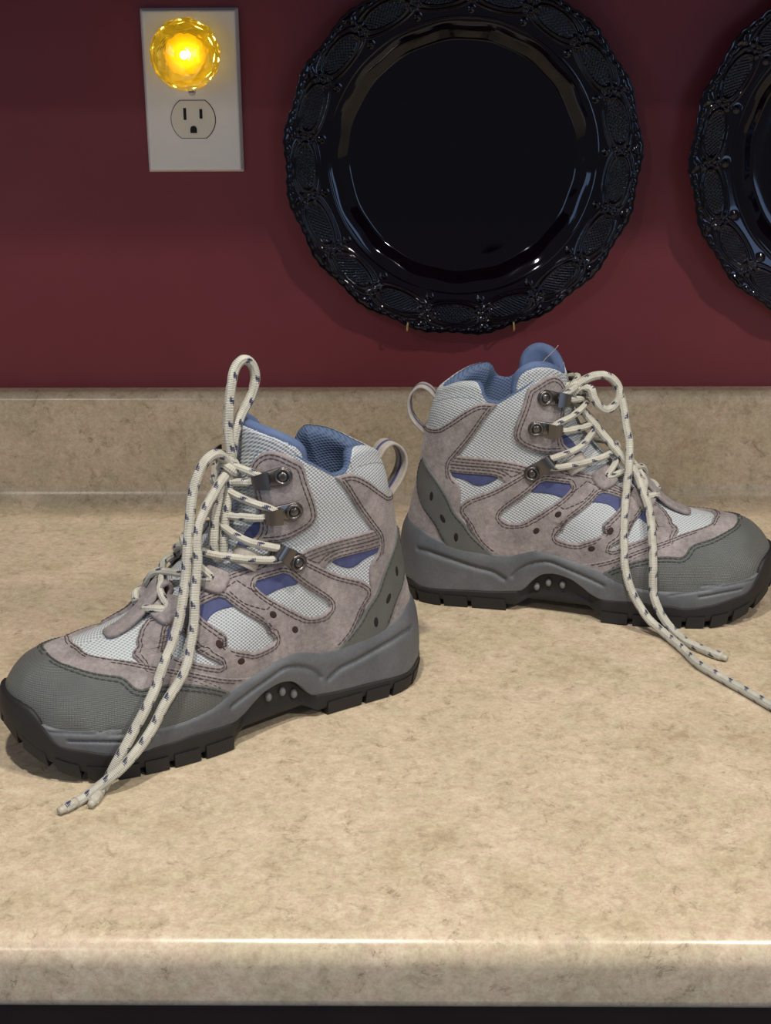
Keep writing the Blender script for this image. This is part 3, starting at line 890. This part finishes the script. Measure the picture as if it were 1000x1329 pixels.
def pad_geo():
    n = 120
    ph = np.linspace(-1.27, 1.27, n); l = np.abs(ph); phm = ph % (2 * PI); zc = ZC(l)
    P = S(phm, zc); nn = N(phm, zc) * [1, 1, 0]; nh = nn / np.linalg.norm(nn, axis=1, keepdims=True)
    r = np.interp(l, [0, 1.15, 1.27], [5.2, 5.2, 3.2]); end = np.sqrt(np.clip((1.275 - l) / 0.22, 0.02, 1))
    rows = [S(phm, zc - 6, np.full(n, 0.25))]
    for a in np.linspace(0, PI * 0.46, 9):
        aa = a * end
        rows.append(P + nh * (0.35 - r * (1 - np.cos(aa)))[:, None] + np.array([0, 0, 1.0]) * (0.9 * r * np.sin(aa) + 0.3)[:, None])
    V = np.stack(rows); F = []
    for i in range(len(rows) - 1):
        for j in range(n - 1): F.append((i * n + j, i * n + j + 1, (i + 1) * n + j + 1, (i + 1) * n + j))
    return V.reshape(-1, 3), F
G['pad'] = pad_geo()

def midsole_geo():
    n = 540
    ph = np.linspace(-2.76, 2.76, n); l = np.abs(ph); phm = ph % (2 * PI)
    zt = MT(l); zb = np.minimum(MBT(l), zt - 1.0)
    tt = np.r_[0, 0.0, np.linspace(0.02, 0.98, 30), 1.0, 1.0]
    of = np.r_[-0.6, 1.2, [1.9 + 2.0 * math.sin(PI * min(1, (k + 1) / 9) / 2) + 0.5 * math.sin(PI * k / 29) for k in range(30)], 3.4, -3.0]
    G3 = [poly3(p, 3.5) for p in (G_HEEL, G_ARCH, G_TOE, G_TOE2)]
    amp = [2.3, 2.0, 1.8, 0.9]; wd = [1.7, 1.5, 1.0, 0.9]
    rows = []
    for t_, o in zip(tt, of):
        z = zt + (zb - zt) * t_; off = np.full(n, o)
        if 0 < t_ < 1:
            P = S(lat(ph), z, np.full(n, 3.5))
            for g, a, w_ in zip(G3, amp, wd):
                d = mindist(P, g); off = off - a * np.exp(-(d / w_) ** 2)
        rows.append((z, off))
    return strip(phm, rows, False)
G['midsole'] = midsole_geo()

def outsole_geo():
    n = 560
    ph = np.arange(n) * 2 * PI / n; l = lat(ph)
    zt = MBT(l) + np.where(l > 2.7, 0.0, 0.5)
    xb = S(ph, np.full(n, 8.0))[:, 0]
    arch = np.clip((l - 1.22) / 0.07, 0, 1) * np.clip((1.70 - l) / 0.08, 0, 1)
    base = 5.0 + TS(xb) + 4.5 * arch
    base = np.minimum(base, zt - 2.0)
    body = 4.3 - 6.0 * arch + 1.0 * np.clip((l - 2.62) / 0.12, 0, 1)
    rows = [(zt, body - 4.5), (zt + 0.3, body - 1.8), (zt - 0.3, body - 0.5)]
    for t_ in np.linspace(0.06, 1, 9):
        rows.append((zt + (base - zt) * t_, body - 1.0 * t_ ** 3 + 1.5 * arch * (t_ > 0.75)))
    V, F = strip(ph, rows, True)
    F = [tuple(f) for f in F]
    b = (len(rows) - 1) * n
    h = n // 2
    for j in range(h):
        F.append((b + j, b + (n - j) % n, b + (n - j - 1) % n, b + j + 1))
    return V, F
G['outsole'] = outsole_geo()

def lug_geo(p0, p1, depth=13.0):
    k = 7
    ph = np.linspace(p0, p1, k); phm = ph % (2 * PI)
    x = S(phm, np.full(k, 8.0))[:, 0]
    ts = TS(x)
    rows = []
    zt = np.minimum(MBT(lat(phm)) - 1.5, ts + 9)
    nrm = N(phm, np.full(k, 12.0)) * [1, 1, 0]; nrm /= np.linalg.norm(nrm, axis=1, keepdims=True)
    A = S(phm, zt, np.full(k, 4.9)); B = S(phm, ts + 1.2, np.full(k, 4.4)); B[:, 2] = ts + 1.2
    Bb = B - nrm * 1.0; Bb[:, 2] = ts
    A[:, 2] = zt
    Cc = Bb - nrm * depth; Cc[:, 2] = ts
    D = Cc.copy(); D[:, 2] = np.minimum(ts + 7, zt)
    rows = [A, B, Bb, Cc, D]
    V = np.stack(rows); m = len(rows); F = []
    for i in range(m):
        i1 = (i + 1) % m
        for j in range(k - 1): F.append((i * k + j, i * k + j + 1, i1 * k + j + 1, i1 * k + j))
    F.append(tuple(i * k for i in range(m))); F.append(tuple(i * k + k - 1 for i in reversed(range(m))))
    return V.reshape(-1, 3), F
LUGS = [(-0.2, 0.2)]
for a, b in ((.25, .47), (.50, .70), (.73, .91), (.94, 1.16), (1.70, 1.84), (1.87, 2.0), (2.03, 2.15), (2.18, 2.30), (2.34, 2.46), (2.50, 2.64), (2.70, 2.88), (2.93, 3.12)):
    LUGS += [(a, b), (-b, -a)]
G['lugs'] = [lug_geo(a, b) for a, b in LUGS]

def frame_at(ph, z, off=0.0, toward=None):
    ph = np.array([ph]); z = np.array([z])
    p = S(ph, z, np.array([off]))[0]; n = N(ph, z)[0]
    if toward is None: tdir = S(ph, z + 2)[0] - S(ph, z)[0]
    else: tdir = S(np.array([toward[0]]), np.array([toward[1]]))[0] - S(ph, z)[0]
    tdir = tdir - n * (tdir @ n); tdir /= np.linalg.norm(tdir)
    return p, tdir, np.cross(n, tdir), n
def to_frame(v, fr):
    p, a, b, n = fr; v = np.asarray(v, float)
    return p + v[:, :1] * a + v[:, 1:2] * b + v[:, 2:] * n

def hook_parts(fr):
    """metal speed hook: rounded base plate, ring rivet, folded claw"""
    pl = []
    for i in range(13): a = PI / 2 + PI * i / 12; pl.append((5.6 * math.cos(a), 5.6 * math.sin(a)))
    pl += [(9, -4.3), (15.5, -3.6), (15.5, 3.6), (9, 4.3)]
    n = len(pl)
    v = [(x, y, 0) for x, y in pl] + [(x, y, 1.1) for x, y in pl] + [(x * 0.96, y * 0.9, 1.5) for x, y in pl]
    f = [tuple(2 * n + i for i in range(n))]
    for r in (0, 1): f += [(r * n + i, r * n + (i + 1) % n, (r + 1) * n + (i + 1) % n, (r + 1) * n + i) for i in range(n)]
    plate = (to_frame(v, fr), f)
    ring = lathe([(5.2, 1.2), (5.2, 2.3), (4.7, 3.0), (3.9, 3.1), (3.3, 2.5), (3.0, 1.9)], 22)
    dome = lathe([(3.1, 1.6), (2.8, 2.4), (1.8, 2.9), (0.4, 3.0)], 18)
    prof = [(8.0, 1.3), (14.0, 1.6), (16.6, 2.4), (17.4, 4.2), (16.4, 6.2), (13.5, 7.0), (10.5, 6.8), (7.6, 6.2)]
    pr = catmull([(a, 0, b) for a, b in prof], 0.8)
    T = np.gradient(pr, axis=0); T /= np.linalg.norm(T, axis=1, keepdims=True)
    v, f = [], []
    for i, (p, t_) in enumerate(zip(pr, T)):
        u = np.array([-t_[2], 0, t_[0]]); k = i / (len(pr) - 1); hw = 3.6 + 1.7 * max(0, (k - 0.45) / 0.55)
        for s, o in ((-1, -.5), (1, -.5), (1, .5), (-1, .5)): v.append((p[0] + u[0] * o, s * hw, p[2] + u[2] * o))
    for i in range(len(pr) - 1):
        for k in range(4): f.append((i * 4 + k, i * 4 + (k + 1) % 4, i * 4 + 4 + (k + 1) % 4, i * 4 + 4 + k))
    f += [(3, 2, 1, 0), tuple(len(v) - 4 + q for q in range(4))]
    claw = (to_frame(v, fr), f)
    return plate, (to_frame(ring[0], fr), ring[1]), (to_frame(dome[0], fr), dome[1]), claw

def mir(uv, m): return (uv[0], uv[1]) if m > 0 else (2 * PI - uv[0], uv[1])
def pt(uv, off, m=1):
    u = mir(uv, m); return S(np.array([u[0]]), np.array([u[1]]), np.array([off]))[0]

# ---- stitching is one part per boot: dashes of thread along every sewn edge
SEW = MB(); SEWD = MB()
below = lambda ph: MT(lat(ph)) + 1.5
for p in G['overlay']: p.stitches([1.7, 3.5], SEW, zmin=below)
for p in G['band']: p.stitches([1.8, 4.2, 6.4], SEW, zmin=lambda ph: 97.8 + 0 * ph)
for p in G['patch']: p.stitches([2.2, 4.4], SEW, zmin=None)
for p in G['keeper_b']: pass
G['vamp'].stitches([1.8, 3.6], SEW, zmin=below)
G['heel_panel'].stitches([1.8, 3.6], SEW, zmin=lambda ph: 92.5 + 0 * ph)
for p in G['strap']: p.stitches([1.9], SEWD, zmin=below, rad=0.42)
G['toe_cap'].stitches([1.8, 4.2], SEWD, zmin=lambda ph: np.where(lat(ph) > 2.5, 56.0, below(ph)), rad=0.45)
# box stitch on the two lace straps
for m in (1, -1):
    for a in ([(2.33, 94.0), (2.27, 97.3), (1.98, 89), (1.80, 81.5), (1.84, 78.8), (2.06, 84.5)],):
        q = np.array([mir(u, m) for u in a]); q = resample(q, 1.2)
        dashes(S(q[:, 0], q[:, 1], np.full(len(q), 2.0)), np.ones(len(q), bool), SEW)

def tongue_geo(top):
    offz = lambda z: np.interp(z, [100, 150, 166, 180, 200], [-4.5, -5.5, -5.0, -2.0, -1.5])
    o = [(2.35, 116), (2.2, 140)] + top
    o = o + [(2 * PI - u, z) for u, z in reversed(o)]
    pad = Panel(o, thick=3.6, base=0.0, edge=3.6, two_sided=True, grid=3.0, offz=offz)
    return o, pad, offz
def tongue_face(o, offz):
    uv = resample(chaikin(cat1(o), 2), 1.5)
    if area2(uv) < 0: uv = uv[::-1]
    q = inset(uv, 3.4); P = S(q[:, 0], q[:, 1]); B = S(uv[:, 0], uv[:, 1])
    q = q[mindist(P, B) > 3.0]
    return Panel(q, thick=4.6, base=0.0, edge=1.5, grid=2.6, offz=offz, soft=1)
TONGUES = {1: [(1.86, 152), (1.88, 167), (2.0, 174.5), (2.24, 179.5), (2.53, 183), (2.85, 184.6), (3.0, 185)],
           -1: [(1.70, 154), (1.72, 169), (1.88, 177.5), (2.15, 181.5), (2.45, 180.5), (2.75, 176), (3.0, 171)]}

LACES = {
 1: {'free': [
   [(125.5, 8.0, 161.7), (129.6, 10.0, 166.7), (135.6, 12.0, 170.5), (142.8, 14.0, 167.7), (148.9, 16.0, 160.1), (153.7, 18.0, 148.7), (159.0, 22.0, 126.4), (163.3, 26.0, 106.2), (166.0, 28.0, 98.0), (170.9, 32.0, 84.5), (178.4, 37.0, 72.0), (186.1, 42.0, 63.5), (193.5, 47.0, 53.2), (200.8, 50.0, 44.0), (208.9, 51.5, 33.5), (215.6, 52.0, 24.1), (221.7, 52.0, 15.3), (226.9, 52.0, 7.0), (232.9, 55.6, 3.0), (239.6, 62.9, 3.0)],
   [(124.6, 6.0, 159.1), (129.1, 10.0, 155.9), (135.5, 14.0, 151.7), (145.0, 18.0, 142.5), (151.5, 21.0, 133.9), (154.3, 23.0, 125.8), (155.8, 26.0, 113.0), (159.8, 30.0, 97.4), (163.7, 35.0, 80.1), (169.2, 40.0, 67.1), (174.2, 45.0, 59.4), (181.2, 48.0, 51.9), (190.4, 51.0, 43.6), (198.6, 53.0, 32.8), (209.0, 55.5, 23.0), (220.3, 57.0, 14.9), (231.4, 55.0, 7.1), (242.3, 56.6, 3.0), (255.3, 61.7, 3.0)],
   [(122.6, 4.0, 161.1), (122.8, 5.0, 168.4), (123.2, 4.0, 179.8), (121.7, 3.0, 193.1), (119.2, 2.0, 206.1), (115.4, 0.0, 215.1), (109.9, -1.0, 219.2), (104.2, -2.0, 215.9), (102.0, -2.0, 207.4), (105.9, -1.0, 196.7), (113.2, 1.0, 187.6), (118.5, 3.0, 177.8), (121.5, 4.0, 165.5), (122.7, 4.0, 160.1)],
   [(124.6, 6.0, 160.1), (130.6, 9.0, 154.9), (135.4, 13.0, 144.3), (139.3, 15.0, 131.6), (141.3, 17.0, 119.4), (141.2, 17.0, 112.7), (138.5, 17.0, 108.7), (135.4, 16.0, 111.1), (134.1, 15.0, 119.2), (131.6, 13.0, 132.3), (127.6, 11.0, 145.1), (124.6, 8.0, 159.7)]],
   'ends': [0, 1], 'knot': (125.0, 6.0, 160.5)},
 -1: {'free': [
   [(118.8, 8.0, 157.3), (123.4, 8.0, 160.8), (132.6, 7.0, 166.4), (141.4, 5.0, 167.3), (147.8, 4.0, 163.5), (151.3, 4.0, 157.1), (151.1, 5.0, 150.2), (147.2, 7.0, 145.1), (143.1, 9.0, 143.8), (138.4, 11.0, 146.9), (134.4, 11.0, 152.8), (132.0, 10.0, 158.9), (126.7, 8.0, 157.6), (119.3, 7.0, 155.4)],
   [(119.1, 4.0, 157.1), (124.2, 1.0, 160.6), (133.5, -1.0, 165.1), (141.9, -2.0, 165.0), (148.4, -1.0, 160.5), (152.6, 3.0, 151.9), (155.2, 7.0, 143.8), (157.4, 10.0, 132.6), (160.0, 13.0, 123.6), (160.6, 16.0, 114.6), (160.8, 20.0, 102.4), (160.1, 22.5, 95.8), (159.6, 31.0, 79.2), (159.9, 39.0, 66.2), (161.0, 46.0, 54.1), (162.4, 51.0, 43.5), (166.9, 54.0, 30.4), (172.7, 57.0, 20.7), (180.5, 62.0, 11.9), (191.4, 66.8, 4.5), (203.6, 87.3, 3.0), (213.3, 108.3, 3.0), (229.4, 128.3, 3.0), (242.6, 143.5, 3.0), (256.1, 160.2, 3.0), (263.0, 167.2, 3.0)],
   [(118.8, 7.0, 155.4), (121.6, 6.0, 149.2), (130.6, 8.0, 138.5), (140.8, 10.0, 127.3), (150.3, 12.0, 117.3), (158.1, 14.0, 109.3), (166.6, 18.0, 101.0), (170.2, 22.0, 93.5), (175.1, 28.0, 82.9), (177.8, 34.0, 73.4), (179.6, 43.0, 60.9), (181.0, 50.0, 47.5), (181.9, 53.0, 30.6), (184.6, 57.0, 21.8), (190.8, 61.0, 12.0), (198.6, 64.4, 4.5), (205.7, 74.6, 3.0), (219.2, 87.1, 3.0), (228.5, 93.9, 3.0)]],
   'ends': [1, 2], 'knot': (119.5, 6.0, 157.0)}}
PULL = {1: [(23.6, 0, 147.0), (19.2, 0, 152.9), (13.1, 0, 154.9), (7.0, 0, 150.4), (4.2, 0, 143.9), (4.8, 0, 136.9), (8.7, 0, 129.4), (15.8, 0, 121.1)],
        -1: [(23.6, 0, 146.0), (18.0, 0, 151.9), (11.9, 0, 153.4), (6.4, 0, 148.6), (4.2, 0, 141.7), (5.3, 0, 132.6), (9.8, 0, 125.7), (16.4, 0, 119.4)]}

def smooth_normals_out(o): pass

def build_boot(name, loc, rz, mr, label):
    """mr = +1: boot as surveyed; -1: its mirror image"""
    root = empty(name, loc, rz)
    tag(root, label, 'boot', 'the pair of hiking boots on the countertop')
    def geo(nm, vf, mat, par=root, smooth=True):
        v = np.array(vf[0], float); f = [tuple(q) for q in vf[1]]
        if mr < 0: v = v * [1, -1, 1]; f = [q[::-1] for q in f]
        return mesh_obj(nm, v, f, M[mat], par, smooth)
    o = geo('mesh_upper', G['shell'], 'pale_mesh'); o['label'] = 'pale grey-blue woven mesh upper'
    o = geo('collar_lining', G['lining'], 'blue_lining'); o['label'] = 'padded blue collar lining'
    geo('collar_pad', G['pad'], 'pale_mesh')
    mid = geo('midsole', G['midsole'], 'midsole'); mid['label'] = 'grey foam midsole with moulded grooves'
    outs = geo('outsole', G['outsole'], 'black_rubber'); outs['label'] = 'black rubber outsole with toe bumper'
    for lg in G['lugs']: geo('lug', lg, 'black_rubber', outs, False)
    for m in (1, -1):
        for sp in STUDS:
            fr = frame_at(*mir(sp, m), -2.2)
            v, f = lathe([(2.2, 0), (2.4, 1.6), (1.8, 2.8), (0.5, 3.3)], 10)
            geo('stud', (to_frame(np.array(v) * [1.25, 0.9, 1], fr), f), 'grey_stud', outs)
    o = G['toe_cap'].build('toe_cap', M['toe_rubber'], root, mr, 'dark grey ribbed rubber toe cap')
    G['vamp'].build('vamp_panel', M['suede'], root, mr)
    G['heel_panel'].build('heel_panel', M['suede'], root, mr)
    for k in (0, 1):
        for key in ('blue_1', 'blue_2', 'blue_3', 'tri_blue', 'gusset'): G[key][k].build('blue_trim', M['blue_trim'], root, mr)
        ov = G['overlay'][k].build('suede_overlay', M['suede'], root, mr, 'taupe suede overlay with mesh windows')
        G['band'][k].build('suede_band', M['suede'], root, mr)
        G['patch'][k].build('ankle_patch', M['suede'], root, mr)
        G['keeper_b'][k].build('lace_keeper', M['suede'], root, mr)
        G['keeper_c'][k].build('lace_keeper', M['suede'], root, mr)
        st = G['strap'][k].build('heel_strap', M['charcoal_leather'], root, mr, 'charcoal leather strap running down to the heel')
        m = 1 if k == 0 else -1
        for h in HOLES:
            fr = frame_at(*mir(h, m), 1.45)
            v, f = lathe([(2.7, 0.0), (2.6, 0.5), (1.9, 0.68), (0.4, 0.7)], 14)
            v = np.array(v) * [0.75, 1.0, 1]
            geo('vent_hole', (to_frame(v, fr), f), 'vent_dark', ov)
        for h in SHOLES:
            fr = frame_at(*mir(h, m), 2.45)
            v, f = lathe([(2.6, 0.0), (2.5, 0.25), (1.9, 0.4), (0.4, 0.42)], 14)
            v = np.array(v) * [1.3, 0.6, 1]
            geo('vent_hole', (to_frame(v, fr), f), 'slot_dark', st)
        for a, b in HOOKS:
            fr = frame_at(*mir(a, m), 1.7, mir(b, m))
            plate, ring, dome, claw = hook_parts(fr)
            hk = geo('lace_hook', plate, 'metal'); hk['label'] = 'dark metal speed lacing hook'
            geo('rivet', ring, 'metal', hk); geo('rivet_dome', dome, 'metal', hk); geo('claw', claw, 'metal', hk, False)
        # webbing loop below the lowest hook
        fr = frame_at(*mir((2.33, 108.5), m), 0.5, mir((2.6, 112), m))
        v, f, _ = ribbon([(-8, 0, 0.5), (-5, 0, 3.6), (0, 0, 5.4), (5, 0, 4.2), (7.5, 0, 0.5)], (0, 1, 0), 11, 1.3)
        geo('webbing_loop', (to_frame(v, fr), f), 'webbing')
    # centre tab over the toe end of the lacing
    P = [(205, 0, 70.6), (202, 0, 71.6), (195, 0, 74.0), (188, 0, 78.2), (181, 0, 84.2), (176, 0, 90), (171.5, 0, 95.5), (167, 0, 97), (165.5, 0, 93), (168, 0, 89)]
    P = [(x, float(YC(x)) + 4.0, z - 0.6) for x, y, z in P]
    v, f, _ = ribbon(P, (0, 1, 0), 13, 2.6, 1.0, lambda t_: 0.55 + 0.45 * min(1, t_ / 0.08) ** 0.5)
    tab = geo('tongue_tab', (v, f), 'suede')
    s = MB(); s.v, s.f, s.uv = SEW.v, SEW.f, SEW.uv
    o = s.build('stitching', M['stitch_thread'], root, True, mr); o['kind'] = 'stuff'
    s = MB(); s.v, s.f, s.uv = SEWD.v, SEWD.f, SEWD.uv
    o = s.build('stitching', M['dark_thread'], root, True, mr); o['kind'] = 'stuff'
    # tongue
    outl, pad, offz = tongue_geo(TONGUES[mr])
    tg = pad.build('tongue', M['blue_piping'], root, mr, 'padded tongue with blue edge')
    tongue_face(outl, offz).build('tongue_face', M['pale_mesh'], tg, mr)
    if mr < 0:
        geo('loose_thread', tube([(99, 27, 179), (102, 27, 183), (106, 26, 187), (110, 26, 192)], 0.22, 5)[:2], 'webbing', tg)
    # heel pull loop
    v, f, _ = ribbon(PULL[mr], (0, 1, 0), 13, 1.8)
    lp = geo('pull_loop', (v, f), 'webbing')
    Pm = np.array(PULL[mr]); 
    v, f, _ = ribbon(np.c_[Pm[:, 0] + 0.0, Pm[:, 1], Pm[:, 2]], (0, 1, 0), 2.6, 2.0)
    geo('loop_stripe', (v, f), 'blue_trim', lp)
    # laces: criss-cross, bow and loose ends form one shoelace
    K0 = (3.02, 80); KC = (2.76, 83); KB = (2.55, 98); WL = (2.40, 109.5)
    H = [(1.98, 109.6), (2.36, 135.3), (2.56, 154.6)]
    kn = np.array(LACES[mr]['knot'])
    mb = MB()
    for m in (1, -1):
        up_ = 6.0 if m > 0 else 8.5
        seq = [pt(K0, 3.5, m), pt((2.86, 81), 5, m), pt(KC, 3.0, m), pt((2.95, 88), 6.5, m),
               pt((3.10, 93), up_ + 1, m), pt((2.9, 97), 7, -m), pt(KB, 3.5, -m), pt((2.8, 103), 7, -m), pt((PI, 108), up_ + 1.5, m),
               pt((2.75, 108), 8, m), pt((2.4, 108), 6.5, m), pt((2.05, 107.0), 6.0, m), pt((1.93, 109.2), 5.5, m), pt((2.0, 112.5), 6.0, m), pt((2.45, 118), 8, m),
               pt((2.85, 123), 8, m), pt((PI, 126), up_ + 2, m), pt((2.85, 129), 8, -m), pt((2.5, 132), 7.5, -m), pt((2.33, 133.5), 6, -m), pt((2.31, 136), 5.5, -m), pt((2.40, 138.5), 6.5, -m),
               pt((2.75, 142), 8.5, -m), pt((PI, 146), up_ + 2.5, m), pt((2.8, 151), 8.5, m), pt((2.60, 152.5), 6.5, m), pt((2.53, 154.5), 5.5, m), pt((2.60, 157), 7, m), pt((2.85, 159), 8, m), kn + [-1, m * 3, 0.5]]
        v, f, uv = tube(seq, 2.35, 10, True, 1.6, 37.0 * (m > 0))
        mb.add(v, f, uv)
    for i, P in enumerate(LACES[mr]['free']):
        v, f, uv = tube(P, 2.95, 12, True, 1.6, 11.0 * i)
        mb.add(v, f, uv)
    # knot: a wrap around the bundle
    a = np.linspace(0, 2 * PI, 13)[:-1]
    ringp = [kn + [4.2 * math.cos(t_) , 6.5 * math.sin(t_), 2.0 * math.sin(2 * t_ + 0.5) - 1] for t_ in a]
    v, f, uv = tube(catmull(ringp, 1.5, True).tolist() + [ringp[0]], 2.7, 10, True, smooth_in=False); mb.add(v, f, uv)
    ringp = [kn + [4.0 * math.cos(t_) , 3.0 * math.sin(t_), 5.0 * math.sin(t_ + 0.6) - 1] for t_ in a]
    v, f, uv = tube(catmull(ringp, 1.5, True).tolist() + [ringp[0]], 2.6, 10, True, smooth_in=False); mb.add(v, f, uv)
    lace = mb.build('shoelace', M['lace'], root, True, mr, True); lace['label'] = 'off-white lace flecked with navy, tied in a bow'
    for e in LACES[mr]['ends']:
        P = np.array(LACES[mr]['free'][e]); d = P[-1] - P[-2]; d /= np.linalg.norm(d)
        v, f, _ = tube([P[-1] - d * 8 , P[-1] - d * 1, P[-1] + d * 4], [2.98, 2.5, 1.9], 12)
        geo('aglet', (v, f), 'aglet_plastic', lace)
    return root

build_boot('hiking_boot', (0.0105, -0.334, 0.0), PI + math.radians(31.5), 1, 'grey suede hiking boot with toe pointing left, nearest the front edge')
build_boot('hiking_boot', (0.008, -0.1986, 0.0), -math.radians(9.7), -1, 'grey suede hiking boot with toe pointing right, closer to the backsplash')
